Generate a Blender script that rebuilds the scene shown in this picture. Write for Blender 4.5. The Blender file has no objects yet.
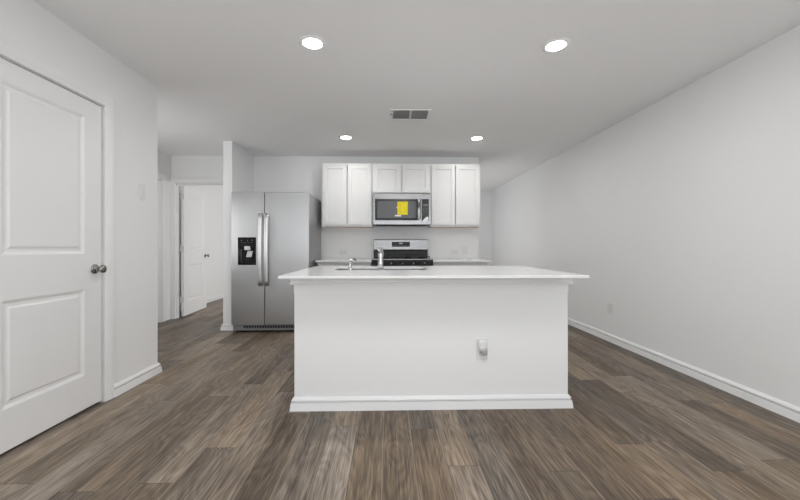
import bpy, bmesh, math, random
from mathutils import Vector, Matrix
random.seed(4)
PI = math.pi
SC = bpy.context.scene
COL = SC.collection

# ------------------------------------------------------------------ camera
cam_d = bpy.data.cameras.new('camera'); cam = bpy.data.objects.new('camera', cam_d); COL.objects.link(cam)
cam.location = (0, 0, 1.073)
cam.rotation_euler = (PI/2, 0, -math.atan(.0268))
cam_d.sensor_width = 36; cam_d.lens = 36*372/800
cam_d.shift_x = 3/800; cam_d.shift_y = -3/800
cam_d.clip_start = .05
SC.camera = cam

# ------------------------------------------------------------------ world, added fill lights, exposure
W = bpy.data.worlds.new('world'); SC.world = W; W.use_nodes = True
W.node_tree.nodes['Background'].inputs[0].default_value = (.85, .92, 1, 1)
W.node_tree.nodes['Background'].inputs[1].default_value = .6

def fill_light(name, loc, rot, sx, sy, power, col=(1, 1, 1)):
    l = bpy.data.lights.new(name, 'AREA'); l.shape = 'RECTANGLE'; l.size = sx; l.size_y = sy
    l.energy = power; l.color = col
    o = bpy.data.objects.new(name, l); COL.objects.link(o); o.location = loc; o.rotation_euler = rot
    return o
P = dict(up=172, bed=52, passage=9, hall=13.5, lamp=188, mid=15)
fill_light('fill_light', (.3, -2.95, 1.15), (PI/2+1.15, 0, 0), 3.3, 1.9, P['up'], (.95, .975, 1))                # added fill outside the rear window, tilted up to brighten the ceiling
fill_light('fill_light', (.9, 7.3, 1.35), (PI/2, 0, PI/2), 2.2, 1.5, P['bed'])                    # unseen fill added in the bedroom, aimed at its left wall
fill_light('fill_light', (1.45, 7.3, 1.3), (PI/2, 0, -PI/2), 2.8, 2.0, P['passage'])           # fill added against the passage wall to lift its far end
fill_light('fill_light', (-2.95, 3.29, 1.55), (PI/2+.3, 0, 0), .42, 1.5, P['hall'])                # added fill hidden round the hall corner, aimed at the end wall
fill_light('overhead_fill', (.3, 1.15, 2.38), (0, 0, 0), .5, .5, P['mid'], (1, .99, .975))            # unseen fill added overhead to brighten the foreground floor
LAMP = P['lamp']*1.25         # radiance of the ceiling lamps' lenses
SC.view_settings.view_transform = 'Standard'; SC.view_settings.look = 'None'
SC.view_settings.gamma = 1; SC.view_settings.use_curve_mapping = False
SC.view_settings.exposure = 0.0

# ------------------------------------------------------------------ materials
def nm(name):
    m = bpy.data.materials.new(name); m.use_nodes = True
    nt = m.node_tree; return m, nt, nt.nodes['Principled BSDF']
def N(nt, t, **kw):
    n = nt.nodes.new(t)
    for k, v in kw.items(): setattr(n, k, v)
    return n
def mth(nt, op, a, b=None, c=None):
    n = N(nt, 'ShaderNodeMath', operation=op)
    for i, v in enumerate((a, b, c)):
        if v is None: continue
        if isinstance(v, (int, float)): n.inputs[i].default_value = v
        else: nt.links.new(v, n.inputs[i])
    return n.outputs[0]
def paint(name, col, rough=.5, bump=0, scale=120, spec=.5, metal=0, coat=0):
    m, nt, b = nm(name)
    if isinstance(col, (int, float)): col = (col,)*3
    b.inputs['Base Color'].default_value = (*col, 1)
    b.inputs['Roughness'].default_value = rough
    b.inputs['Metallic'].default_value = metal
    b.inputs['Specular IOR Level'].default_value = spec
    b.inputs['Coat Weight'].default_value = coat
    tc = N(nt, 'ShaderNodeTexCoord'); no = N(nt, 'ShaderNodeTexNoise')
    no.inputs['Scale'].default_value = scale; no.inputs['Detail'].default_value = 3
    nt.links.new(tc.outputs['Object'], no.inputs['Vector'])
    mr = N(nt, 'ShaderNodeMapRange')
    mr.inputs[3].default_value = max(0, rough-.03); mr.inputs[4].default_value = min(1, rough+.03)
    nt.links.new(no.outputs[0], mr.inputs[0]); nt.links.new(mr.outputs[0], b.inputs['Roughness'])
    if bump:
        bp = N(nt, 'ShaderNodeBump'); bp.inputs['Strength'].default_value = bump; bp.inputs['Distance'].default_value = .002
        nt.links.new(no.outputs[0], bp.inputs['Height']); nt.links.new(bp.outputs[0], b.inputs['Normal'])
    return m
def steel(name, col, rough, vertical=False, aniso=.5):
    m, nt, b = nm(name)
    b.inputs['Metallic'].default_value = 1
    tc = N(nt, 'ShaderNodeTexCoord'); mp = N(nt, 'ShaderNodeMapping'); no = N(nt, 'ShaderNodeTexNoise')
    mp.inputs['Scale'].default_value = (400, 400, 4) if vertical else (4, 400, 400)
    no.inputs['Scale'].default_value = 1; no.inputs['Detail'].default_value = 3
    nt.links.new(tc.outputs['Object'], mp.inputs['Vector']); nt.links.new(mp.outputs[0], no.inputs['Vector'])
    mr = N(nt, 'ShaderNodeMapRange'); mr.inputs[3].default_value = rough-.05; mr.inputs[4].default_value = rough+.06
    nt.links.new(no.outputs[0], mr.inputs[0]); nt.links.new(mr.outputs[0], b.inputs['Roughness'])
    mx = N(nt, 'ShaderNodeMix', data_type='RGBA')
    mx.inputs[6].default_value = (*[c*.93 for c in col], 1); mx.inputs[7].default_value = (*[min(1, c*1.06) for c in col], 1)
    nt.links.new(no.outputs[0], mx.inputs[0]); nt.links.new(mx.outputs[2], b.inputs['Base Color'])
    # gentle waviness of the sheet
    n2 = N(nt, 'ShaderNodeTexNoise'); n2.inputs['Scale'].default_value = 2.2; n2.inputs['Detail'].default_value = 1
    nt.links.new(tc.outputs['Object'], n2.inputs['Vector'])
    bp = N(nt, 'ShaderNodeBump'); bp.inputs['Strength'].default_value = .25; bp.inputs['Distance'].default_value = .02
    nt.links.new(n2.outputs[0], bp.inputs['Height']); nt.links.new(bp.outputs[0], b.inputs['Normal'])
    b.inputs['Anisotropic'].default_value = aniso
    return m
def emit(name, col, s):
    m, nt, b = nm(name)
    b.inputs['Base Color'].default_value = (.8, .8, .8, 1)
    b.inputs['Emission Color'].default_value = (*col, 1); b.inputs['Emission Strength'].default_value = s
    return m
def floor_mat():
    m, nt, b = nm('vinyl_plank')
    L = nt.links.new
    tc = N(nt, 'ShaderNodeTexCoord'); sp = N(nt, 'ShaderNodeSeparateXYZ'); L(tc.outputs['Object'], sp.inputs[0])
    PW, PL = .158, 1.22
    u = mth(nt, 'DIVIDE', mth(nt, 'ADD', sp.outputs[0], 20*PW+.019), PW)
    iu = mth(nt, 'FLOOR', u); fu = mth(nt, 'FRACT', u)
    wn = N(nt, 'ShaderNodeTexWhiteNoise', noise_dimensions='1D'); L(iu, wn.inputs['W'])
    v = mth(nt, 'ADD', mth(nt, 'DIVIDE', sp.outputs[1], PL), mth(nt, 'MULTIPLY', wn.outputs[0], 7.0))
    iv = mth(nt, 'FLOOR', v); fv = mth(nt, 'FRACT', v)
    cx = N(nt, 'ShaderNodeCombineXYZ'); L(iu, cx.inputs[0]); L(iv, cx.inputs[1])
    w2 = N(nt, 'ShaderNodeTexWhiteNoise', noise_dimensions='3D'); L(cx.outputs[0], w2.inputs['Vector'])
    w3 = N(nt, 'ShaderNodeTexWhiteNoise', noise_dimensions='4D'); L(cx.outputs[0], w3.inputs['Vector']); w3.inputs['W'].default_value = 5.3
    # per-plank shifted coordinates
    sc = N(nt, 'ShaderNodeVectorMath', operation='SCALE'); L(w2.outputs['Color'], sc.inputs[0]); sc.inputs['Scale'].default_value = 40
    ad = N(nt, 'ShaderNodeVectorMath', operation='ADD'); L(tc.outputs['Object'], ad.inputs[0]); L(sc.outputs[0], ad.inputs[1])
    def noise(scx, scy, detail, rough=.55, dist=0):
        mp = N(nt, 'ShaderNodeMapping'); mp.inputs['Scale'].default_value = (scx, scy, 1); L(ad.outputs[0], mp.inputs['Vector'])
        n = N(nt, 'ShaderNodeTexNoise'); n.inputs['Scale'].default_value = 1; n.inputs['Detail'].default_value = detail
        n.inputs['Roughness'].default_value = rough; n.inputs['Distortion'].default_value = dist
        L(mp.outputs[0], n.inputs['Vector']); return n.outputs[0]
    broad = noise(6, 1.5, 2)                      # slow tone drift
    rings = mth(nt, 'FRACT', mth(nt, 'MULTIPLY', noise(7, 1.5, 1, .4, .3), 13))   # cathedral rings
    rings = mth(nt, 'ABSOLUTE', mth(nt, 'SUBTRACT', rings, .5))
    grain = noise(150, 5, 4, .65)
    streak = noise(46, 1.9, 5, .62, .3)
    t = mth(nt, 'ADD', mth(nt, 'MULTIPLY', w3.outputs[0], .34), -.13)
    t = mth(nt, 'ADD', t, mth(nt, 'MULTIPLY', broad, .50))
    t = mth(nt, 'ADD', t, mth(nt, 'MULTIPLY', rings, .30))
    t = mth(nt, 'ADD', t, mth(nt, 'MULTIPLY', mth(nt, 'SUBTRACT', grain, .5), 1.2))
    t = mth(nt, 'ADD', t, mth(nt, 'MULTIPLY', mth(nt, 'SUBTRACT', streak, .5), .8))
    cr = N(nt, 'ShaderNodeValToRGB'); L(t, cr.inputs[0]); e = cr.color_ramp.elements
    e[0].position = .05; e[0].color = (0.062, 0.045, 0.032, 1)
    e[1].position = 1.0; e[1].color = (0.537, 0.449, 0.352, 1)
    for p, c in ((.3, (0.146, 0.111, 0.080)), (.5, (0.244, 0.190, 0.141)), (.72, (0.359, 0.288, 0.222))):
        k = e.new(p); k.color = (*c, 1)
    hs = N(nt, 'ShaderNodeHueSaturation'); L(cr.outputs[0], hs.inputs['Color'])      # some planks greyer, some browner
    sw = noise(4, .7, 1); L(mth(nt, 'ADD', mth(nt, 'MULTIPLY', mth(nt, 'ADD', sw, w2.outputs[0]), .46), .60), hs.inputs['Saturation'])
    # seams
    def edge(fr, w):
        a = mth(nt, 'LESS_THAN', fr, w); c = mth(nt, 'GREATER_THAN', fr, 1-w); return mth(nt, 'MAXIMUM', a, c)
    seam = mth(nt, 'MAXIMUM', edge(fu, .009), edge(fv, .0013))
    mx = N(nt, 'ShaderNodeMix', data_type='RGBA'); L(mth(nt, 'MULTIPLY', seam, .8), mx.inputs[0])
    L(hs.outputs[0], mx.inputs[6]); mx.inputs[7].default_value = (.02, .015, .012, 1)
    edge_glint = mth(nt, 'MULTIPLY', mth(nt, 'GREATER_THAN', fu, .955), mth(nt, 'ADD', mth(nt, 'MULTIPLY', streak, .9), -.05))
    m2 = N(nt, 'ShaderNodeMix', data_type='RGBA'); L(edge_glint, m2.inputs[0])
    L(mx.outputs[2], m2.inputs[6]); m2.inputs[7].default_value = (.36, .295, .225, 1)     # light caught on the plank bevel, painted as a pale edge
    L(m2.outputs[2], b.inputs['Base Color'])
    mr = N(nt, 'ShaderNodeMapRange'); L(grain, mr.inputs[0]); mr.inputs[3].default_value = .36; mr.inputs[4].default_value = .52
    L(mr.outputs[0], b.inputs['Roughness'])
    hgt = mth(nt, 'SUBTRACT', mth(nt, 'MULTIPLY', grain, .3), seam)
    bp = N(nt, 'ShaderNodeBump'); bp.inputs['Strength'].default_value = .3; bp.inputs['Distance'].default_value = .0012
    L(hgt, bp.inputs['Height']); L(bp.outputs[0], b.inputs['Normal'])
    b.inputs['Specular IOR Level'].default_value = .45
    return m
def quartz_mat():
    m, nt, b = nm('white_quartz'); L = nt.links.new
    tc = N(nt, 'ShaderNodeTexCoord'); n = N(nt, 'ShaderNodeTexNoise'); n.inputs['Scale'].default_value = 240; n.inputs['Detail'].default_value = 2
    L(tc.outputs['Object'], n.inputs['Vector'])
    cr = N(nt, 'ShaderNodeValToRGB'); L(n.outputs[0], cr.inputs[0]); e = cr.color_ramp.elements
    e[0].position = .3; e[0].color = (.76, .76, .755, 1); e[1].position = .5; e[1].color = (.84, .84, .84, 1)
    L(cr.outputs[0], b.inputs['Base Color'])
    b.inputs['Roughness'].default_value = .12; b.inputs['Specular IOR Level'].default_value = .5
    return m
def sheet_mat():        # yellow energy sheet: dashes of unreadable small print
    m, nt, b = nm('yellow_sheet'); L = nt.links.new
    tc = N(nt, 'ShaderNodeTexCoord'); mp = N(nt, 'ShaderNodeMapping'); mp.inputs['Scale'].default_value = (260, 1, 90)
    L(tc.outputs['Object'], mp.inputs['Vector'])
    n = N(nt, 'ShaderNodeTexNoise'); n.inputs['Scale'].default_value = 1; L(mp.outputs[0], n.inputs['Vector'])
    cr = N(nt, 'ShaderNodeValToRGB'); L(n.outputs[0], cr.inputs[0]); e = cr.color_ramp.elements
    e[0].position = .38; e[0].color = (.45, .25, .0, 1); e[1].position = .45; e[1].color = (.88, .76, .0, 1)
    L(cr.outputs[0], b.inputs['Base Color']); b.inputs['Roughness'].default_value = .5
    return m
def glass_pane():
    m = bpy.data.materials.new('window_glass'); m.use_nodes = True; nt = m.node_tree; nt.nodes.clear()
    o = N(nt, 'ShaderNodeOutputMaterial'); t = N(nt, 'ShaderNodeBsdfTransparent'); g = N(nt, 'ShaderNodeBsdfGlossy')
    g.inputs['Roughness'].default_value = .02; mx = N(nt, 'ShaderNodeMixShader'); mx.inputs[0].default_value = .06
    nt.links.new(t.outputs[0], mx.inputs[1]); nt.links.new(g.outputs[0], mx.inputs[2]); nt.links.new(mx.outputs[0], o.inputs[0])
    return m

M = dict(
    wall=paint('wall_paint', (.875, .875, .875), .75, .22, 95, .3),
    ceil=paint('ceiling_paint', (.94, .94, .94), .9, .22, 70, .2),
    trim=paint('white_trim', (.88, .88, .88), .38),
    door=paint('white_door_enamel', (.86, .86, .86), .40),
    cab=paint('white_cabinet', (.74, .74, .732), .36),
    plate=paint('white_plastic', (.80, .80, .79), .30),
    wood=paint('raw_cabinet_edge', (.62, .52, .43), .6),
    slot=paint('dark_slot', (.05, .05, .05), .5),
    floor=floor_mat(), quartz=quartz_mat(), sheet=sheet_mat(), glass=glass_pane(),
    steel=steel('brushed_steel', (.50, .503, .507), .38),
    steel_small=steel('polished_steel', (.31, .312, .315), .27),
    sinksteel=paint('sink_steel', (.2, .2, .205), .35, 0, 60, .5, 1),
    steel_side=paint('grey_appliance_side', (.33, .33, .335), .34, 0, 60, .5, .6),
    handle=steel('satin_steel_handle', (.70, .70, .705), .42, True),
    chrome=paint('chrome', (.52, .52, .53), .16, 0, 60, .5, 1),
    nickel=paint('satin_nickel', (.33, .325, .315), .24, 0, 60, .5, 1),
    black=paint('black_gloss', (.010, .010, .011), .12),
    blackm=paint('black_matte', (.016, .016, .017), .5),
    mwin=paint('microwave_window', (.085, .087, .09), .22),
    grate=paint('cast_iron', (.018, .018, .018), .55, .3, 200),
    grey=paint('grey_plastic', (.22, .22, .225), .4),
    mgrey=paint('smoky_plastic', (.40, .40, .39), .25),
    lgrey=paint('light_grey_plastic', (.70, .70, .70), .35),
    vent=paint('white_vent_metal', (.86, .86, .86), .45),
    louver=paint('vent_louver', (.26, .26, .265), .5),
    film=paint('white_tape', (.85, .85, .85), .3),
    lens=emit('lamp_lens', (1, .99, .975), LAMP),
    disp=paint('display_glass', (.012, .013, .015), .08),
    digit=emit('display_digits', (.5, .8, .85), .35),
)

# ------------------------------------------------------------------ builders
def bx(bm, x0, x1, y0, y1, z0, z1):
    vs = [bm.verts.new(p) for p in ((x0,y0,z0),(x1,y0,z0),(x1,y1,z0),(x0,y1,z0),(x0,y0,z1),(x1,y0,z1),(x1,y1,z1),(x0,y1,z1))]
    for f in ((3,2,1,0),(4,5,6,7),(0,1,5,4),(1,2,6,5),(2,3,7,6),(3,0,4,7)):
        bm.faces.new([vs[i] for i in f])
    return bm
def box(*a): return bx(bmesh.new(), *a)
def lathe(bm, prof, origin, axis, seg=24, squash=None):
    """prof: list of (radius, height along axis)."""
    z = Vector(axis).normalized(); x = Vector((0,0,1)).cross(z)
    if x.length < .01: x = Vector((1,0,0))
    x.normalize(); y = z.cross(x); o = Vector(origin); rings = []
    for r, h in prof:
        if r < 1e-6: rings.append([bm.verts.new(o+z*h)]); continue
        rings.append([bm.verts.new(o+z*h+(x*math.cos(2*PI*k/seg)+y*math.sin(2*PI*k/seg))*r) for k in range(seg)])
    for a, b in zip(rings, rings[1:]):
        for k in range(seg):
            k2 = (k+1) % seg
            if len(a) == 1 and len(b) == 1: continue
            if len(a) == 1: bm.faces.new((a[0], b[k], b[k2]))
            elif len(b) == 1: bm.faces.new((a[k], a[k2], b[0]))
            else: bm.faces.new((a[k], a[k2], b[k2], b[k]))
    if len(rings[0]) > 1: bm.faces.new(rings[0][::-1])
    if len(rings[-1]) > 1: bm.faces.new(rings[-1])
    return bm
def tube(bm, pts, radii, seg=14, flat=1.0, up=(0,0,1)):
    pts = [Vector(p) for p in pts]; rings = []
    if isinstance(radii, (int, float)): radii = [radii]*len(pts)
    for i, p in enumerate(pts):
        d = (pts[min(i+1, len(pts)-1)]-pts[max(i-1, 0)]).normalized()
        x = d.cross(Vector(up))
        if x.length < .05: x = d.cross(Vector((0,1,0)))
        x.normalize(); y = x.cross(d)
        rings.append([bm.verts.new(p+(x*math.cos(2*PI*k/seg)+y*math.sin(2*PI*k/seg)*flat)*radii[i]) for k in range(seg)])
    for a, b in zip(rings, rings[1:]):
        for k in range(seg):
            bm.faces.new((a[k], a[(k+1)%seg], b[(k+1)%seg], b[k]))
    bm.faces.new(rings[0][::-1]); bm.faces.new(rings[-1])
    return bm
def sweep(bm, path, prof, up=(0,0,1), side=1, closed=False):
    """Mitred sweep of prof (list of (outward, upward)) along a planar polyline; outward = side * (dir x up)."""
    up = Vector(up); P = [Vector(p) for p in path]; n = len(P); rings = []
    for i in range(n):
        if closed: d0 = (P[i]-P[i-1]).normalized(); d1 = (P[(i+1)%n]-P[i]).normalized()
        else:
            d1 = (P[min(i+1,n-1)]-P[min(i,n-2)]).normalized(); d0 = (P[max(i,1)]-P[max(i,1)-1]).normalized()
        n0 = d0.cross(up)*side; n1 = d1.cross(up)*side
        b = (n0+n1).normalized(); b = b/max(.2, b.dot(n0))
        rings.append([bm.verts.new(P[i]+b*o+up*h) for o, h in prof])
    m = len(prof)
    pairs = list(zip(rings, rings[1:]))
    if closed: pairs.append((rings[-1], rings[0]))
    for a, c in pairs:
        for k in range(m): bm.faces.new((a[k], a[(k+1)%m], c[(k+1)%m], c[k]))
    if not closed: bm.faces.new(rings[0][::-1]); bm.faces.new(rings[-1])
    return bm
def panelled(bm, x0, x1, z0, z1, y, t, panels, steps, back=False):
    """Slab x0..x1, z0..z1 with front at y (facing -Y) and thickness t; panels are rects sunk by steps [(inset, depth)]."""
    def face(sign, yy):
        xs = sorted({x0, x1, *[p[0] for p in panels], *[p[1] for p in panels]})
        zs = sorted({z0, z1, *[p[2] for p in panels], *[p[3] for p in panels]})
        def quad(ps):
            bm.faces.new([bm.verts.new(p) for p in ps])
        for i in range(len(xs)-1):
            for j in range(len(zs)-1):
                a, b, c, d = xs[i], xs[i+1], zs[j], zs[j+1]
                if any(p[0]-1e-6 <= a and b <= p[1]+1e-6 and p[2]-1e-6 <= c and d <= p[3]+1e-6 for p in panels): continue
                quad(((a,yy,c),(b,yy,c),(b,yy,d),(a,yy,d)))
        for (a, b, c, d) in panels:
            prev = [(a,yy,c),(b,yy,c),(b,yy,d),(a,yy,d)]
            for ins, dep in steps:
                q = yy+sign*dep
                cur = [(a+ins,q,c+ins),(b-ins,q,c+ins),(b-ins,q,d-ins),(a+ins,q,d-ins)]
                for k in range(4): quad((prev[k], prev[(k+1)%4], cur[(k+1)%4], cur[k]))
                prev = cur
            quad(prev)
    face(1, y)
    if back: face(-1, y+t)
    else: bm.faces.new([bm.verts.new(p) for p in ((x0,y+t,z0),(x0,y+t,z1),(x1,y+t,z1),(x1,y+t,z0))])
    for ps in (((x0,y,z0),(x0,y+t,z0),(x1,y+t,z0),(x1,y,z0)), ((x0,y,z1),(x1,y,z1),(x1,y+t,z1),(x0,y+t,z1)),
               ((x0,y,z0),(x0,y,z1),(x0,y+t,z1),(x0,y+t,z0)), ((x1,y,z0),(x1,y+t,z0),(x1,y+t,z1),(x1,y,z1))):
        bm.faces.new([bm.verts.new(p) for p in ps])
    bmesh.ops.remove_doubles(bm, verts=bm.verts, dist=1e-5)
    return bm

ORG = {}
def obj(name, bm, mat, parent=None, loc=None, rotz=0, bevel=0, smooth=False, label=None, shift=True):
    """Link a bmesh as one object. Vertices are in world space (shift=True) and are moved to the thing's own origin."""
    o_ = ORG.get(parent.name, Vector()) if parent else Vector(loc or (0,0,0))
    if shift and o_.length: bmesh.ops.translate(bm, verts=bm.verts, vec=-o_)
    bmesh.ops.recalc_face_normals(bm, faces=bm.faces)
    me = bpy.data.meshes.new(name); bm.to_mesh(me); bm.free()
    o = bpy.data.objects.new(name, me); COL.objects.link(o)
    me.materials.append(M[mat] if isinstance(mat, str) else mat)
    if smooth:
        for p in me.polygons: p.use_smooth = True
    if bevel:
        b = o.modifiers.new('bevel', 'BEVEL'); b.width = bevel; b.segments = 2; b.limit_method = 'ANGLE'; b.angle_limit = .7
    if parent: o.parent = parent; ORG[o.name] = ORG.get(parent.name, Vector())
    else:
        o.location = Vector(loc or (0,0,0)); o.rotation_euler = (0,0,rotz); ORG[o.name] = o.location.copy()
    if label: o['label'] = label
    return o
def tag(o, label, cat, group=None):
    o['label'] = label; o['category'] = cat
    if group: o['group'] = group
    return o
def thing(name, label, cat, loc, group=None):
    o = bpy.data.objects.new(name, None); COL.objects.link(o); o.location = loc; o.empty_display_size = .1
    ORG[o.name] = Vector(loc); return tag(o, label, cat, group)
def struct(name, bm, mat, **kw):
    o = obj(name, bm, mat, **kw); o['kind'] = 'structure'; return o
def dup(root, loc, label, group=None):
    r = root.copy(); COL.objects.link(r); r.location = loc; r['label'] = label
    if group: r['group'] = group
    for ch in list(root.children):
        c = ch.copy(); COL.objects.link(c); c.parent = r
        for g in list(ch.children):
            d = g.copy(); COL.objects.link(d); d.parent = c
    return r

# ------------------------------------------------------------------ dimensions
CEIL = 2.44
XL, XR = -1.962, 2.54          # left wall and right wall planes
YB = 5.64                     # kitchen's back wall
YEND = 3.236                  # where the left wall stops
XH = -3.22                    # far left wall of the hall
REAR = -2.6

# ------------------------------------------------------------------ setting
struct('floor', box(-3.9, 2.7, REAR-.15, 9.3, -.05, 0), 'floor')
struct('ceiling', box(-3.9, 2.7, REAR-.15, 9.3, CEIL, CEIL+.06), 'ceil')
# left wall with the closet door opening
D1A, D1B, D1H = 1.800, 2.630, 2.046
b = bmesh.new()
bx(b, XL-.12, XL, REAR, D1A, 0, CEIL); bx(b, XL-.12, XL, D1B, YEND, 0, CEIL); bx(b, XL-.12, XL, D1A, D1B, D1H, CEIL)
struct('wall_left', b, 'wall')
struct('wall_left_return', box(XH-.12, XL-.12, YEND-.12, YEND, 0, CEIL), 'wall')
struct('wall_closet', box(XL-.85, XL-.78, REAR, YEND-.12, 0, CEIL), 'wall')
struct('wall_right', box(XR, XR+.12, REAR, 9.06, 0, CEIL), 'wall')
# kitchen back wall, continuing left behind the fridge as the hall's end wall with a doorway
D2A, D2B, D2H = -3.165, -2.28, 2.02
b = bmesh.new()
bx(b, XH-.12, D2A-.019, YB, YB+.12, 0, CEIL); bx(b, D2A-.019, D2B+.019, YB, YB+.12, D2H+.019, CEIL); bx(b, D2B+.019, 1.40, YB, YB+.12, 0, CEIL)
struct('wall_back', b, 'wall')
struct('wall_partition', box(-2.115, -2.0, 4.86, YB, 0, CEIL), 'wall')
# hall left wall with a doorway of its own
D3A, D3B = 4.45, 5.405
b = bmesh.new()
bx(b, XH-.12, XH, YEND, D3A, 0, CEIL); bx(b, XH-.12, XH, D3A, D3B, 2.04, CEIL); bx(b, XH-.12, XH, D3B, YB, 0, CEIL)
struct('wall_hall_left', b, 'wall')
# passage to the right of the kitchen wall, and the bedroom behind the hall door
struct('wall_passage', box(1.28, 1.40, YB+.12, 8.94, 0, CEIL), 'wall')
struct('wall_far', box(1.28, XR, 8.94, 9.06, 0, CEIL), 'wall')
struct('wall_bedroom_left', box(-3.59, -3.47, YB+.12, 9.06, 0, CEIL), 'wall')
struct('wall_bedroom_far', box(-3.47, 1.28, 8.94, 9.06, 0, CEIL), 'wall')
struct('wall_bedroom_stub', box(-3.59, XH-.12, YB, YB+.12, 0, CEIL), 'wall')
# wall behind the camera with a wide window
b = bmesh.new()
bx(b, XL-.85, -1.4, REAR-.12, REAR, 0, CEIL); bx(b, 2.0, XR+.12, REAR-.12, REAR, 0, CEIL)
bx(b, -1.4, 2.0, REAR-.12, REAR, 0, .4); bx(b, -1.4, 2.0, REAR-.12, REAR, 2.3, CEIL)
struct('wall_rear', b, 'wall')
def window(name, x0, x1, y, z0, z1, cuts):
    b = bmesh.new(); w = .05
    for (a, c, d, e) in ((x0, x1, z0, z0+w), (x0, x1, z1-w, z1), (x0, x0+w, z0+w, z1-w), (x1-w, x1, z0+w, z1-w)):
        bx(b, a, c, y-.03, y+.03, d, e)
    for cx in cuts: bx(b, cx-.025, cx+.025, y-.03, y+.03, z0+w, z1-w)
    o = struct(name, b, 'trim', loc=((x0+x1)/2, y, z0))
    p = obj('pane', box(x0+w, x1-w, y-.003, y+.003, z0+w, z1-w), 'glass', o)
    return o
window('window_1', -1.4, 2.0, REAR-.06, .4, 2.3, (-.27, .87))

# baseboards: colonial profile, (out, up)
BASE = [(0,0),(.026,0),(.0255,.006),(.020,.0505),(.002,.0525),(.002,.0605),(.017,.0625),(.016,.068),(.005,.083),(0,.085)]
def baseboard(name, path, side):
    return struct(name, sweep(bmesh.new(), [(x, y, 0) for x, y in path], BASE, side=side), 'trim')
baseboard('baseboard_left', [(XL, 2.706), (XL, YEND), (XH+.01, YEND)], 1)
baseboard('baseboard_left_near', [(XL, REAR), (XL, 1.722)], 1)
baseboard('baseboard_right', [(XR, REAR), (XR, 8.94), (1.40, 8.94), (1.40, YB), (1.372, YB)], -1)
baseboard('baseboard_partition', [(-2.115, YB), (-2.115, 4.86), (-2.0, 4.86), (-2.0, YB)], 1)
baseboard('baseboard_bedroom', [(-3.47, YB+.12), (-3.47, 8.94), (1.28, 8.94)], 1)
# door casings
CAS = [(0,0),(0,.009),(.008,.013),(.020,.013),(.030,.016),(.060,.018),(.074,.018),(.078,.012),(.078,0)]
def casing(name, path, up, side, jambs):
    b = sweep(bmesh.new(), path, CAS, up=up, side=side)
    for j in jambs: bx(b, *j)
    return struct(name, b, 'trim')
casing('trim_1', [(XL, D1A-.002, 0), (XL, D1A-.002, D1H+.002), (XL, D1B+.002, D1H+.002), (XL, D1B+.002, 0)], (1,0,0), -1,
       [(XL-.12, XL, D1A-.002, D1A+.003, 0, D1H), (XL-.12, XL, D1B-.003, D1B+.002, 0, D1H), (XL-.12, XL, D1A, D1B, D1H-.003, D1H+.002)])
casing('trim_2', [(D2A-.02, YB, 0), (D2A-.02, YB, D2H+.01), (D2B+.02, YB, D2H+.01), (D2B+.02, YB, 0)], (0,-1,0), -1,
       [(D2A-.02, D2A, YB-.001, YB+.125, 0, D2H), (D2B, D2B+.02, YB-.001, YB+.125, 0, D2H), (D2A-.02, D2B+.02, YB-.001, YB+.125, D2H, D2H+.02),
        (D2A, D2A+.012, YB+.04, YB+.078, 0, D2H), (D2A, D2B, YB+.04, YB+.078, D2H-.012, D2H)])
casing('trim_3', [(XH, D3A-.0, 0), (XH, D3A, 2.04), (XH, D3B, 2.04), (XH, D3B, 0)], (1,0,0), -1,
       [(XH-.12, XH, D3B-.018, D3B, 0, 2.04), (XH-.12, XH, D3A, D3A+.018, 0, 2.04), (XH-.12, XH, D3A, D3B, 2.022, 2.04),
        (XH-.085, XH-.05, D3B-.03, D3B-.018, 0, 2.03)])

# doors (two-panel moulded)
def knob_bm(o, axis):
    b = bmesh.new()
    return lathe(b, [(0,0),(.032,0),(.032,.006),(.026,.010),(.012,.012),(.0105,.034),(.014,.037),(.023,.042),(.0275,.050),(.0275,.058),(.024,.065),(.015,.069),(0,.070)], o, axis, 28)
STEP = [(.010,.004),(.018,.009),(.034,.009),(.046,.003)]
def door(name, w, h, loc, rotz, z0, back=True):
    st = w*.177
    ps = [(st, w-st, .235, .797), (st, w-st, 1.03, h-.11)]
    b = panelled(bmesh.new(), 0, w, z0, h, 0, .035, ps, STEP, back)
    o = struct(name, b, 'door', shift=False, loc=loc, rotz=rotz)
    return o
d1 = door('door_1', .808, 2.037, (XL-.004, D1A+.008, 0), PI/2, .018)
k = obj('door_knob', knob_bm((.808-.062, 0, .925), (0,-1,0)), 'nickel', d1, smooth=True, shift=False, label='brushed nickel round knob')
d2 = door('door_2', .855, 2.008, (D2A+.062, YB+.126, 0), math.radians(94.3), .014)
b = knob_bm((.855-.062, 0, .925), (0,-1,0)); lathe(b, [(0,0),(.032,0),(.032,.006),(.012,.012),(.011,.034),(.023,.042),(.027,.05),(.027,.058),(.015,.069),(0,.070)], (.855-.062, .035, .925), (0,1,0), 24)
obj('door_knob', b, 'nickel', d2, smooth=True, shift=False, label='brushed nickel round knob')
for z in (.22, 1.0, 1.80):
    b = box(-.003, 0, -.002, .062, z, z+.09); lathe(b, [(.006,0),(.006,.09)], (-.006, .045, z), (0,0,1), 10)
    obj('hinge', b, 'lgrey', d2, shift=False, label='pale metal hinge')
d3 = door('door_3', D3B-D3A-.044, 2.016, (XH-.088, D3A+.022, 0), PI/2, .012, False)

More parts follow.
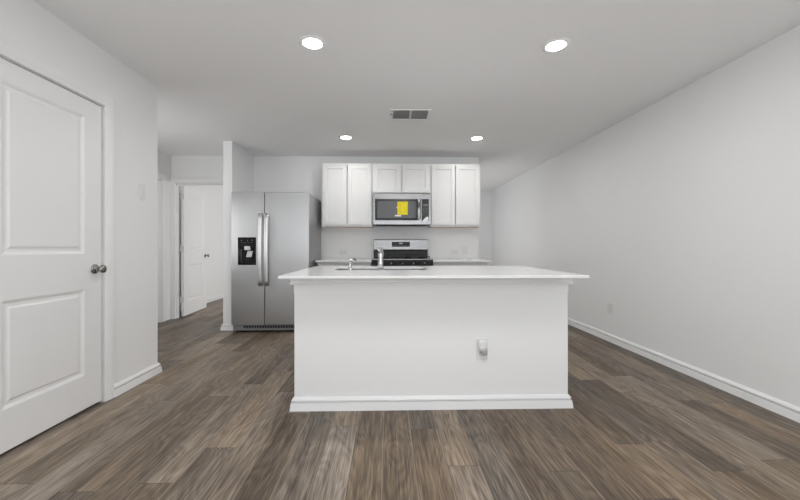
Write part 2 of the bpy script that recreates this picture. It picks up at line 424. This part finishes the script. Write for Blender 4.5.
# ------------------------------------------------------------------ island
IX0, IX1, IY0, IY1 = -.610, 1.214, 2.468, 3.36
isl = thing('kitchen_island', 'white kitchen island half wall with crown moulding and baseboard', 'island', ((IX0+IX1)/2, IY0, 0))
b = bmesh.new()
bx(b, IX0, IX1, IY0, IY0+.115, 0, .884); bx(b, IX0, IX0+.02, IY0+.115, IY1, 0, .884); bx(b, IX1-.02, IX1, IY0+.115, IY1, 0, .884)
bx(b, IX0+.02, IX1-.02, IY0+.115, IY1, .10, .12); bx(b, IX0+.02, IX1-.02, IY1-.02, IY1, .12, .884); bx(b, IX0+.02, IX1-.02, IY1-.09, IY1-.07, 0, .10)
obj('body', b, 'wall', isl)
bm_ = sweep(bmesh.new(), [(IX0, IY1, 0), (IX0, IY0, 0), (IX1, IY0, 0), (IX1, IY1, 0)], BASE, side=1)
ISL_SIDE = 1
obj('baseboard', bm_, 'trim', isl)
obj('crown_moulding', sweep(bmesh.new(), [(IX0, IY1, 0), (IX0, IY0, 0), (IX1, IY0, 0), (IX1, IY1, 0)],
    [(0,.826),(.024,.826),(.026,.829),(.026,.838),(.019,.844),(.0185,.850),(.024,.862),(.030,.868),(.030,.884),(0,.884)], side=1), 'trim', isl)
obj('frieze_board', sweep(bmesh.new(), [(IX0, IY1, 0), (IX0, IY0, 0), (IX1, IY0, 0), (IX1, IY1, 0)], [(0,.768),(.0025,.768),(.0025,.826),(0,.826)], side=1), 'trim', isl)
# cabinet fronts on the kitchen side
for i in range(3):
    x0 = IX0+.03+i*.59; w = .575
    b = panelled(bmesh.new(), x0, x0+w, .12, .85, 0, .019, [(x0+.06, x0+w-.06, .18, .79)], [(.001,.007)])
    for v in b.verts: v.co.y = IY1+.019-v.co.y
    obj('cabinet_door', b, 'cab', isl)

# countertop with the sink cut-out
CT0, CT1 = .8845, .900
SX0, SX1, SY0, SY1 = -.405, .315, 2.815, 3.21
b = bmesh.new()
def slab_with_hole(bm, X0, X1, Y0, Y1, z0, z1, hx0, hx1, hy0, hy1, r=.05, n=6):
    hole = []
    for (cx, cy, a0) in ((hx1-r, hy1-r, 0), (hx0+r, hy1-r, PI/2), (hx0+r, hy0+r, PI), (hx1-r, hy0+r, 3*PI/2)):
        for k in range(n+1):
            a = a0+PI/2*k/n; hole.append((cx+r*math.cos(a), cy+r*math.sin(a)))
    q = n+1
    corners = [(X1, Y1), (X0, Y1), (X0, Y0), (X1, Y0)]
    def ring(z): return [bm.verts.new((x, y, z)) for x, y in hole], [bm.verts.new((x, y, z)) for x, y in corners]
    h0, c0 = ring(z0); h1, c1 = ring(z1)
    for (h, c) in ((h0, c0), (h1, c1)):
        for s in range(4):
            arc = h[s*q:(s+1)*q]
            for k in range(n): bm.faces.new((c[s], arc[k], arc[k+1]))
            nx = (s+1) % 4
            bm.faces.new((c[s], arc[-1], h[nx*q], c[nx]))
    for k in range(len(h0)): bm.faces.new((h0[k], h0[(k+1)%len(h0)], h1[(k+1)%len(h0)], h1[k]))
    for k in range(4): bm.faces.new((c0[k], c0[(k+1)%4], c1[(k+1)%4], c1[k]))
    return hole
hole = slab_with_hole(b, -.647, 1.226, 2.222, 3.40, CT0, CT1, SX0, SX1, SY0, SY1)
tag(obj('island_countertop', b, 'quartz', loc=(.29, 2.8, CT0), bevel=.002), 'thin white quartz countertop overhanging the island', 'countertop')
# undermount sink bowl
b = bmesh.new()
def bowl_ring(grow, z): return [b.verts.new((x+(.004+grow)*(1 if x > (SX0+SX1)/2 else -1), y+(.004+grow)*(1 if y > (SY0+SY1)/2 else -1), z)) for x, y in hole]
rs = [bowl_ring(.018, .884), bowl_ring(-.001, .884), bowl_ring(-.006, .72), bowl_ring(-.03, .69)]
for a, c in zip(rs, rs[1:]):
    for k_ in range(len(a)): b.faces.new((a[k_], a[(k_+1)%len(a)], c[(k_+1)%len(a)], c[k_]))
b.faces.new(rs[-1])
snk = thing('kitchen_sink', 'stainless undermount sink sunk into the island countertop', 'sink', ((SX0+SX1)/2, (SY0+SY1)/2, .69))
obj('bowl', b, 'sinksteel', snk)
obj('drain', lathe(bmesh.new(), [(0,0),(.045,0),(.045,.003),(.03,.004),(.028,.001),(0,.001)], ((SX0+SX1)/2, (SY0+SY1)/2, .690), (0,0,1)), 'chrome', snk)
# faucet on the near side of the sink
fx, fy = -.048, 2.755
fa = thing('kitchen_faucet', 'chrome pull-out faucet standing at the sink on the island', 'faucet', (fx, fy, CT1))
obj('base', lathe(bmesh.new(), [(0,0),(.030,0),(.030,.006),(.025,.010),(.0235,.012),(0,.012)], (fx, fy, CT1), (0,0,1)), 'chrome', fa, smooth=True)
obj('body', lathe(bmesh.new(), [(0,.010),(.0225,.010),(.0205,.05),(.0195,.10),(.021,.118),(.020,.128),(.012,.136),(0,.138)], (fx, fy, CT1), (0,0,1)), 'chrome', fa, smooth=True)
b = tube(bmesh.new(), [(fx, fy, CT1+.085), (fx, fy+.035, CT1+.125), (fx+.001, fy+.09, CT1+.152), (fx+.002, fy+.15, CT1+.150), (fx+.003, fy+.19, CT1+.130), (fx+.003, fy+.205, CT1+.10)], [.015,.0155,.016,.017,.019,.017], 18)
obj('spout', b, 'chrome', fa, smooth=True)
b = tube(bmesh.new(), [(fx, fy, CT1+.128), (fx-.008, fy-.012, CT1+.145), (fx-.020, fy-.02, CT1+.163)], [.009,.0085,.010], 12)
obj('lever', b, 'chrome', fa, smooth=True)
dx, dy = -.272, 2.755
ds = thing('soap_dispenser', 'small chrome soap pump on the island left of the faucet', 'soap dispenser', (dx, dy, CT1))
obj('base', lathe(bmesh.new(), [(0,0),(.021,0),(.021,.005),(.015,.010),(.0125,.013),(.011,.045),(.012,.055),(.0075,.06),(.0065,.075),(0,.075)], (dx, dy, CT1), (0,0,1)), 'chrome', ds, smooth=True)
b = lathe(bmesh.new(), [(0,.066),(.011,.066),(.0125,.072),(.0125,.085),(.009,.092),(0,.093)], (dx, dy, CT1), (0,0,1))
tube(b, [(dx, dy, CT1+.080), (dx+.02, dy+.02, CT1+.086), (dx+.034, dy+.045, CT1+.082), (dx+.036, dy+.052, CT1+.072)], [.0075,.007,.0062,.006], 10)
obj('pump_spout', b, 'chrome', ds, smooth=True)

# ------------------------------------------------------------------ outlets and switches
def outlet(label, cx, z0, w, h, place, group=None, loc=None, horizontal=False):
    """place(u, d, z) maps width offset, distance off the wall and height to world."""
    t = thing('electrical_outlet', label, 'outlet', place(0, 0, z0), group)
    def bxp(bm, u0, u1, d0, d1, a, c):
        vs = {}
        tmp = box(u0, u1, d0, d1, a, c)
        for v in tmp.verts: v.co = Vector(place(*v.co))
        me = bpy.data.meshes.new('tmp'); tmp.to_mesh(me); tmp.free(); bm.from_mesh(me); bpy.data.meshes.remove(me)
        return bm
    obj('cover_plate', bxp(bmesh.new(), -w/2, w/2, 0, .006, z0, z0+h), 'plate', t, bevel=.003)
    cs = ((-.024, 0), (.024, 0)) if horizontal else ((0, -.021), (0, .021))
    mz = z0+h/2
    for (du, dz) in cs:
        hw, hh = (.014, .017) if horizontal else (.017, .014)
        r = obj('receptacle', bxp(bmesh.new(), du-hw, du+hw, .004, .0075, mz+dz-hh, mz+dz+hh), 'plate', t, bevel=.002)
        b = bmesh.new()
        if horizontal:
            bxp(b, du-.005, du+.004, .007, .0078, mz+dz+.005, mz+dz+.0075); bxp(b, du-.005, du+.004, .007, .0078, mz+dz-.0075, mz+dz-.005)
        else:
            bxp(b, du-.0075, du-.005, .007, .0078, mz+dz-.003, mz+dz+.006); bxp(b, du+.005, du+.0075, .007, .0078, mz+dz-.003, mz+dz+.006)
        bxp(b, du-.002, du+.002, .007, .0078, mz+dz-.010, mz+dz-.006)
        obj('slots', b, 'slot', r)
    return t
outlet('white outlet plate low on the front of the island behind the plugged-in gadget', 0, .319, .077, .143, lambda u, d, z: (.6325+u, IY0-d, z))
outlet('white outlet plate low on the bare right wall', 0, .318, .105, .118, lambda u, d, z: (XR-d, 4.165-u, z))
outlet('wide outlet plate on the backsplash left of the range', 0, .962, .115, .072, lambda u, d, z: (-.655+u, YB-d, z), horizontal=True)
outlet('wide outlet plate on the backsplash right of the range', 0, .957, .118, .074, lambda u, d, z: (1.02+u, YB-d, z), horizontal=True)
def switch(label, place, z0, w, h):
    t = thing('light_switch', label, 'switch', place(0, 0, z0))
    def bp(u0, u1, d0, d1, a, c):
        tmp = box(u0, u1, d0, d1, a, c)
        for v in tmp.verts: v.co = Vector(place(*v.co))
        return tmp
    obj('cover_plate', bp(-w/2, w/2, 0, .006, z0, z0+h), 'plate', t, bevel=.003)
    obj('rocker', bp(-.017, .017, .005, .009, z0+h/2-.033, z0+h/2+.033), 'plate', t, bevel=.0015)
switch('white rocker switch plate on the left wall past the closet door', lambda u, d, z: (XL+d, 3.025+u, z), 1.447, .076, .122)
switch('upright white switch plate at the right end of the backsplash', lambda u, d, z: (1.184+u, YB-d, z), .965, .080, .110)

# plug-in air freshener on the island's outlet
px, pz = .632, .418
fr = thing('plug_in_freshener', 'white and clear plug-in gadget stuck in the island outlet', 'plug-in gadget', (px, IY0-.008, pz))
b = bmesh.new()
for (w, h, y0) in ((.020,.020,-.008), (.028,.034,-.012), (.031,.041,-.026), (.028,.038,-.040), (.018,.026,-.049), (.004,.006,-.051)):
    pass
rings = []
for (w, h, y0) in ((.018,.020,-.0085), (.027,.032,-.014), (.030,.038,-.028), (.027,.035,-.042), (.017,.024,-.051)):
    ring_ = []
    for k_ in range(24):
        a = 2*PI*k_/24; ca, sa = math.cos(a), math.sin(a); e_ = .62
        ring_.append(b.verts.new((px+w*math.copysign(abs(ca)**e_, ca), IY0+y0, pz+.006+h*math.copysign(abs(sa)**e_, sa))))
    rings.append(ring_)
for a, c in zip(rings, rings[1:]):
    for k_ in range(24): b.faces.new((a[k_], a[(k_+1)%24], c[(k_+1)%24], c[k_]))
b.faces.new(rings[0]); b.faces.new(rings[-1])
obj('shell', b, 'plate', fr, smooth=True)
obj('oil_bottle', lathe(bmesh.new(), [(0,-.062),(.016,-.062),(.019,-.058),(.020,-.034),(.014,-.026),(0,-.024)], (px+.008, IY0-.034, pz+.006), (0,0,1), 20), 'mgrey', fr, smooth=True, label='small grey bottle under the white shell')
b = bmesh.new()
for i in range(4): bx(b, px-.012, px+.012, IY0-.0525, IY0-.0505, pz+.012+i*.006, pz+.0145+i*.006)
obj('vent_slots', b, 'lgrey', fr)

# ------------------------------------------------------------------ wall cabinets
def shaker(x0, x1, z0, z1, y):
    s = .058
    return panelled(bmesh.new(), x0, x1, z0, z1, y, .0215, [(x0+s, x1-s, z0+s, z1-s)], [(.0005,.012)])
YC = 5.33
def wall_cab(label, x0, x1, z0, z1, doors, zb, zt):
    t = thing('wall_cabinet', label, 'cabinet', ((x0+x1)/2, YB, z0), 'white wall cabinets above the range wall')
    b = bmesh.new(); fw = .030
    bx(b, x0, x0+fw, YC, YC+.02, z0+.004, z1); bx(b, x1-fw, x1, YC, YC+.02, z0+.004, z1)
    bx(b, x0+fw, x1-fw, YC, YC+.02, z0+.004, zb+.012); bx(b, x0+fw, x1-fw, YC, YC+.02, zt-.012, z1)
    if doors[1][0]-doors[0][1] > .02: bx(b, doors[0][1]-.012, doors[1][0]+.012, YC, YC+.02, zb+.012, zt-.012)
    bx(b, x0, x0+.016, YC+.02, YB-.004, z0+.004, z1); bx(b, x1-.016, x1, YC+.02, YB-.004, z0+.004, z1)
    bx(b, x0+.016, x1-.016, YC+.02, YB-.004, z0+.004, z0+.02); bx(b, x0+.016, x1-.016, YC+.02, YB-.004, z1-.016, z1)
    bx(b, x0, x1, YB-.004, YB, z0+.004, z1)
    obj('carcass', b, 'cab', t)
    obj('bottom_edge', box(x0+.002, x1-.002, YC+.002, YB, z0, z0+.004), 'wood', t, label='unpainted tan underside')
    for (a, c) in doors: obj('door', shaker(a, c, zb, zt, YC-.022), 'cab', t, bevel=.0012)
    return t
wall_cab('tall white two-door wall cabinet on the fridge side of the microwave', -.929, -.209, 1.362, 2.268, [(-.909, -.572), (-.562, -.226)], 1.392, 2.244)
wall_cab('short white two-door wall cabinet directly above the microwave', -.207, .622, 1.845, 2.268, [(-.190, .197), (.222, .606)], 1.853, 2.238)
wall_cab('tall white two-door wall cabinet at the right end of the kitchen wall', .624, 1.344, 1.362, 2.268, [(.640, .978), (.988, 1.326)], 1.392, 2.244)

# ------------------------------------------------------------------ base cabinets and back counters
def base_cab(label, x0, x1):
    t = thing('base_cabinet', label, 'cabinet', ((x0+x1)/2, 5.3, 0), 'white base cabinets against the range wall')
    obj('carcass', box(x0, x1, 5.06, YB-.002, .10, .868), 'cab', t)
    obj('toe_kick', box(x0, x1, 5.13, YB-.002, 0, .10), 'blackm', t)
    mid = (x0+x1)/2
    for (a, c) in ((x0+.012, mid-.004), (mid+.004, x1-.012)):
        obj('drawer_front', box(a, c, 5.041, 5.06, .705, .835), 'cab', t, bevel=.002)
        obj('door', shaker(a, c, .115, .69, 5.038), 'cab', t)
base_cab('white base cabinet between fridge and range', -.940, -.215)
base_cab('white base cabinet right of the range at the wall end', .630, 1.372)
tag(obj('back_countertop', box(-.956, -.208, 4.99, YB, .868, .892), 'quartz', loc=(-.58, YB, .868), bevel=.002), 'short white countertop between fridge and range', 'countertop')
tag(obj('back_countertop', box(.620, 1.412, 4.99, YB, .868, .892), 'quartz', loc=(1.01, YB, .868), bevel=.002), 'short white countertop right of the range', 'countertop')

# ------------------------------------------------------------------ range
RX0, RX1 = -.200, .612
rg = thing('gas_range', 'stainless gas range with black cooktop and raised control panel behind', 'range', ((RX0+RX1)/2, 5.3, 0))
obj('body', box(RX0, RX1, 5.03, 5.62, .08, .895), 'steel_side', rg)
obj('base_drawer', box(RX0+.005, RX1-.005, 5.0, 5.03, .09, .26), 'steel_small', rg, bevel=.004)
od = obj('oven_door', box(RX0+.005, RX1-.005, 4.985, 5.03, .27, .79), 'steel_small', rg, bevel=.004)
obj('oven_window', box(RX0+.12, RX1-.12, 4.982, 4.986, .38, .66), 'black', od)
b = tube(bmesh.new(), [(RX0+.06, 4.94, .74), (RX1-.06, 4.94, .74)], .012, 14); bx(b, RX0+.07, RX0+.09, 4.94, 4.985, .73, .75); bx(b, RX1-.09, RX1-.07, 4.94, 4.985, .73, .75)
obj('oven_handle', b, 'handle', od)
obj('knob_panel', box(RX0-.004, RX1+.006, 4.985, 5.04, .80, .898), 'black', rg, bevel=.003)
for i in range(5):
    kx = RX0+.11+i*.148
    kb = lathe(bmesh.new(), [(0,0),(.024,0),(.024,.008),(.019,.012),(.017,.032),(.014,.034),(0,.034)], (kx, 4.986, .845), (0,-1,0), 20)
    kn = obj('burner_knob', kb, 'blackm', rg, smooth=False)
    obj('knob_marker', box(kx-.002, kx+.002, 4.9505, 4.9525, .845, .861), 'lgrey', kn)
obj('cooktop', box(RX0-.006, RX1+.008, 4.975, 5.57, .898, .914), 'steel_small', rg, bevel=.005)
b = bmesh.new(); bx(b, RX0+.03, RX1-.03, 5.02, 5.55, .914, .917); obj('burner_tray', b, 'black', rg)
for (bx_, by_) in ((.02,5.16), (.39,5.16), (.02,5.42), (.39,5.42), (.206,5.29)):
    obj('burner_cap', lathe(bmesh.new(), [(0,0),(.045,0),(.045,.008),(.034,.010),(.034,.016),(0,.018)], (bx_, by_, .917), (0,0,1), 20), 'blackm', rg)
for (gx0, gx1) in ((RX0+.035, RX0+.275), (RX0+.285, RX1-.285), (RX1-.275, RX1-.035)):
    b = bmesh.new(); z0, z1 = .938, .950
    for x in (gx0, gx1-.012): bx(b, x, x+.012, 5.03, 5.54, z0, z1)
    for y in (5.03, 5.16, 5.285, 5.41, 5.528): bx(b, gx0+.012, gx1-.012, y, y+.012, z0, z1)
    for x in (gx0, gx1-.012):
        for y in (5.03, 5.528): bx(b, x, x+.012, y, y+.012, .916, z0)
    obj('grate', b, 'grate', rg)
obj('backguard_base', box(RX0, RX1, 5.575, 5.625, .898, 1.022), 'blackm', rg, bevel=.002)
b = bmesh.new()
pr = [(5.575,1.022),(5.560,1.035),(5.572,1.180),(5.580,1.187),(5.632,1.187),(5.632,1.022)]
v0 = [b.verts.new((RX0, y, z)) for y, z in pr]; v1 = [b.verts.new((RX1, y, z)) for y, z in pr]
for k_ in range(len(pr)): b.faces.new((v0[k_], v0[(k_+1)%len(pr)], v1[(k_+1)%len(pr)], v1[k_]))
b.faces.new(v0); b.faces.new(v1)
bg = obj('backguard', b, 'steel_small', rg, bevel=.003)
dp = obj('display', box(.072, .342, 5.556, 5.575, 1.078, 1.150), 'blackm', bg, bevel=.002)
for i in range(9): obj('touch_button', box(.085+i*.028, .097+i*.028, 5.5545, 5.556, 1.092, 1.097), 'grey', dp)
obj('clock_window', box(.178, .236, 5.5545, 5.556, 1.118, 1.138), 'disp', dp)

# ------------------------------------------------------------------ microwave
MX0, MX1, MZ0, MZ1, MY = -.194, .618, 1.388, 1.832, 5.25
mw = thing('microwave_oven', 'stainless over-range microwave with a yellow paper sheet on its door', 'microwave', ((MX0+MX1)/2, YB, MZ0))
obj('housing', box(MX0, MX1, MY+.035, YB, MZ0, MZ1), 'grey', mw)
b = bmesh.new(); x1 = .490
md = obj('door', panelled(b, MX0, x1-.002, MZ0+.006, MZ1-.004, MY, .035, [(MX0+.022, x1-.012, MZ0+.062, MZ1-.080)], [(.002,.002)]), 'steel_small', mw, bevel=.0015)
obj('door_glass', box(MX0+.026, x1-.016, MY-.001, MY+.006, MZ0+.066, MZ1-.084), 'black', md)
obj('window', box(MX0+.058, x1-.085, MY-.002, MY+.004, MZ0+.095, MZ1-.115), 'mwin', md, label='grey see-through mesh window')
b = tube(bmesh.new(), [(x1-.042, MY-.002, MZ0+.075), (x1-.042, MY-.036, MZ0+.088), (x1-.042, MY-.042, MZ0+.20), (x1-.042, MY-.036, MZ0+.335), (x1-.042, MY-.002, MZ0+.348)], .0165, 14)
obj('handle', b, 'lgrey', md, smooth=True, label='pale bright upright handle')
cp = obj('control_panel', panelled(bmesh.new(), x1+.002, MX1, MZ0+.006, MZ1-.004, MY, .035, [(x1+.004, MX1-.026, MZ0+.062, MZ1-.080)], [(.001,.002)]), 'steel_small', mw, bevel=.0015)
kp = obj('keypad', box(x1+.006, MX1-.029, MY-.001, MY+.006, MZ0+.065, MZ1-.083), 'black', cp)
for i in range(3):
    for j in range(6): obj('button', box(x1+.018+i*.026, x1+.034+i*.026, MY-.0018, MY-.001, MZ0+.105+j*.024, MZ0+.112+j*.024), 'grey', kp)
obj('clock_display', box(x1+.018, x1+.085, MY-.0018, MY-.001, MZ0+.270, MZ0+.290), 'grey', kp)
b = bmesh.new()
for i in range(6): bx(b, MX0+.04, MX1-.04, MY+.06+i*.05, MY+.085+i*.05, MZ0-.006, MZ0)
obj('grease_filter', b, 'blackm', mw)
obj('energy_sheet', box(.147, .291, MY-.0035, MY-.002, MZ0+.140, MZ0+.326), 'sheet', mw, label='bright yellow paper sheet with fine print')
obj('tape', box(.135, .150, MY-.003, MY-.002, MZ0+.235, MZ0+.252), 'film', mw, label='small scrap of white tape left of the yellow sheet')
obj('tape', box(.11, .20, MY-.0045, MY-.002, MZ0+.118, MZ0+.135), 'film', mw, label='strip of white tape under the yellow sheet')
b = bmesh.new()
for ps in (((.43,.062),(.445,.078),(.475,.080),(.485,.05),(.44,.048)), ((.50,.050),(.525,.085),(.565,.115),(.582,.110),(.585,.07),(.56,.045))):
    f0 = [b.verts.new((x, MY-.003, MZ0+z)) for x, z in ps]; f1 = [b.verts.new((x, MY-.0012, MZ0+z)) for x, z in ps]
    b.faces.new(f0); b.faces.new(f1)
    for k_ in range(len(ps)): b.faces.new((f0[k_], f0[(k_+1)%len(ps)], f1[(k_+1)%len(ps)], f1[k_]))
obj('protective_film', b, 'film', mw, label='peeling white protective film')

# ------------------------------------------------------------------ refrigerator
FX0, FX1, FY = -1.944, -.980, 4.70
rf = thing('refrigerator', 'tall stainless side-by-side refrigerator with black dispenser', 'refrigerator', ((FX0+FX1)/2, 5.1, 0))
obj('cabinet', box(FX0+.004, FX1-.002, FY+.075, 5.56, .03, 1.752), 'steel_side', rf, bevel=.004, label='grey painted side and top')
def fridge_door(name, x0, x1, panels):
    b = panelled(bmesh.new(), x0, x1, .098, 1.762, FY, .068, panels, [(0,.0),(.0005,.060)] if panels else [])
    return obj(name, b, 'steel', rf, bevel=.007)
DX0, DX1, DZ0, DZ1 = -1.862, -1.641, .850, 1.192
fd = fridge_door('freezer_door', FX0, -1.5365, [(DX0+.004, DX1-.004, DZ0+.004, DZ1-.004)])
rd = fridge_door('refrigerator_door', -1.5295, FX1, [])
def bow(px):
    pts = []
    n = 14
    for i in range(n+1):
        t = i/n; z = .592+t*(1.492-.592); pts.append((px, FY-.038-.022*math.sin(PI*t), z))
    b = tube(bmesh.new(), pts, .027, 16, .55, up=(0,1,0))
    for z in (.60, 1.45): bx(b, px-.013, px+.013, FY-.04, FY+.001, z, z+.035)
    return b
obj('handle', bow(-1.574), 'handle', fd, smooth=True, label='long bright bowed handle')
obj('handle', bow(-1.497), 'handle', rd, smooth=True, label='long bright bowed handle')
dsp = obj('dispenser', panelled(bmesh.new(), DX0, DX1, DZ0, DZ1, FY-.004, .052, [(DX0+.014, DX1-.014, DZ0+.016, DZ1-.135)], [(.003,.045)]), 'black', fd, bevel=.002, label='black water and ice dispenser')
obj('control_strip', box(DX0+.016, DX1-.016, FY-.006, FY-.004, DZ1-.12, DZ1-.014), 'disp', dsp)
cxm = (DX0+DX1)/2
for xx in (-.066, -.042, -.015, .015, .042, .066):
    obj('touch_icon', box(cxm+xx-.004, cxm+xx+.004, FY-.0068, FY-.006, DZ1-.066, DZ1-.060), 'grey', dsp)
for xx in (-.066, .008, .066):
    obj('touch_icon', box(cxm+xx-.005, cxm+xx+.005, FY-.0068, FY-.006, DZ1-.045, DZ1-.030), 'grey', dsp)
obj('spout', box(cxm-.030, cxm+.042, FY-.010, FY+.020, DZ1-.158, DZ1-.108), 'lgrey', dsp, bevel=.006, label='light grey ice chute')
b = bmesh.new()
vs0 = [(cxm-.010, FY-.006, DZ1-.245), (cxm+.058, FY-.006, DZ1-.245), (cxm+.064, FY+.03, DZ1-.170), (cxm-.004, FY+.03, DZ1-.170)]
a_ = [b.verts.new(p) for p in vs0]; c_ = [b.verts.new((p[0], p[1]+.008, p[2]+.002)) for p in vs0]
b.faces.new(a_); b.faces.new(c_)
for k_ in range(4): b.faces.new((a_[k_], a_[(k_+1)%4], c_[(k_+1)%4], c_[k_]))
obj('paddle', b, 'lgrey', dsp, bevel=.002, label='light grey push paddle')
bgm = obj('base_grille', box(FX0+.01, FX1-.01, FY+.03, FY+.075, .022, .092), 'grey', rf, bevel=.003, label='dark grey kick grille')
b = bmesh.new()
for i in range(24):
    x = FX0+.14+i*.033; bx(b, x, x+.024, FY+.027, FY+.031, .05, .082)
obj('slots', b, 'blackm', bgm)
for x in (FX0+.05, FX1-.09):
    obj('hinge_cover', box(x-.03, x+.06, FY+.03, FY+.15, 1.752, 1.764), 'steel_side', rf, bevel=.004)
    obj('foot', lathe(bmesh.new(), [(0,0),(.022,0),(.022,.015),(.012,.02),(.012,.035),(0,.035)], (x, FY+.11, 0), (0,0,1), 16), 'blackm', rf)
    obj('foot', lathe(bmesh.new(), [(0,0),(.022,0),(.022,.015),(.012,.02),(.012,.035),(0,.035)], (x, 5.5, 0), (0,0,1), 16), 'blackm', rf)

# ------------------------------------------------------------------ ceiling: downlights and vent
LG = 'round recessed lights over the kitchen'
dl = thing('recessed_light', 'lit round ceiling light, left one of the pair nearer the camera', 'ceiling light', (-.499, 2.507, CEIL), LG)
obj('trim_ring', lathe(bmesh.new(), [(.060,-.003),(.064,-.0065),(.080,-.006),(.092,-.002),(.093,0),(.052,0),(.052,-.003)], (-.499, 2.507, CEIL), (0,0,1), 40), 'trim', dl, smooth=True)
obj('lens', lathe(bmesh.new(), [(0,-.005),(.044,-.0048),(.059,-.003),(.059,-.001),(0,-.001)], (-.499, 2.507, CEIL), (0,0,1), 40), 'lens', dl, smooth=True, label='glowing white lens')
dup(dl, (1.146, 2.494, CEIL), 'lit round ceiling light, right one of the pair nearer the camera', LG)
dup(dl, (-.512, 4.655, CEIL), 'lit round ceiling light, left one of the far pair near the wall cabinets', LG)
dup(dl, (1.128, 4.640, CEIL), 'lit round ceiling light, right one of the far pair near the wall cabinets', LG)

vx0, vx1, vy0, vy1 = .030, .450, 3.68, 3.99
vt = thing('ceiling_vent', 'rectangular white air vent with grey louvers in the ceiling', 'vent', ((vx0+vx1)/2, (vy0+vy1)/2, CEIL))
vm = (vx0+vx1)/2
b = bmesh.new(); w = .030
for (x0, x1_, y0, y1) in ((vx0, vx1, vy0, vy0+w), (vx0, vx1, vy1-w, vy1), (vx0, vx0+w+.004, vy0+w, vy1-w), (vx1-w-.004, vx1, vy0+w, vy1-w), (vm-.010, vm+.010, vy0+w, vy1-w)):
    bx(b, x0, x1_, y0, y1, CEIL-.008, CEIL)
obj('frame', b, 'vent', vt, bevel=.003)
for (x0, x1_) in ((vx0+w+.004, vm-.010), (vm+.010, vx1-w-.004)):
    n = 9; y0, y1 = vy0+w, vy1-w
    for i in range(n):
        y = y0+(y1-y0)*(i+.5)/n; b = bmesh.new()
        ps = [(y-.012, CEIL-.0065), (y-.011, CEIL-.0075), (y+.011, CEIL-.0015), (y+.010, CEIL-.0008)]
        f0 = [b.verts.new((x0, yy, z)) for yy, z in ps]; f1 = [b.verts.new((x1_, yy, z)) for yy, z in ps]
        b.faces.new(f0); b.faces.new(f1)
        for k_ in range(4): b.faces.new((f0[k_], f0[(k_+1)%4], f1[(k_+1)%4], f1[k_]))
        obj('louver', b, 'louver', vt)
obj('damper_lever', box(vx0+.006, vx0+.022, 3.79, 3.81, CEIL-.016, CEIL-.008), 'grey', vt)
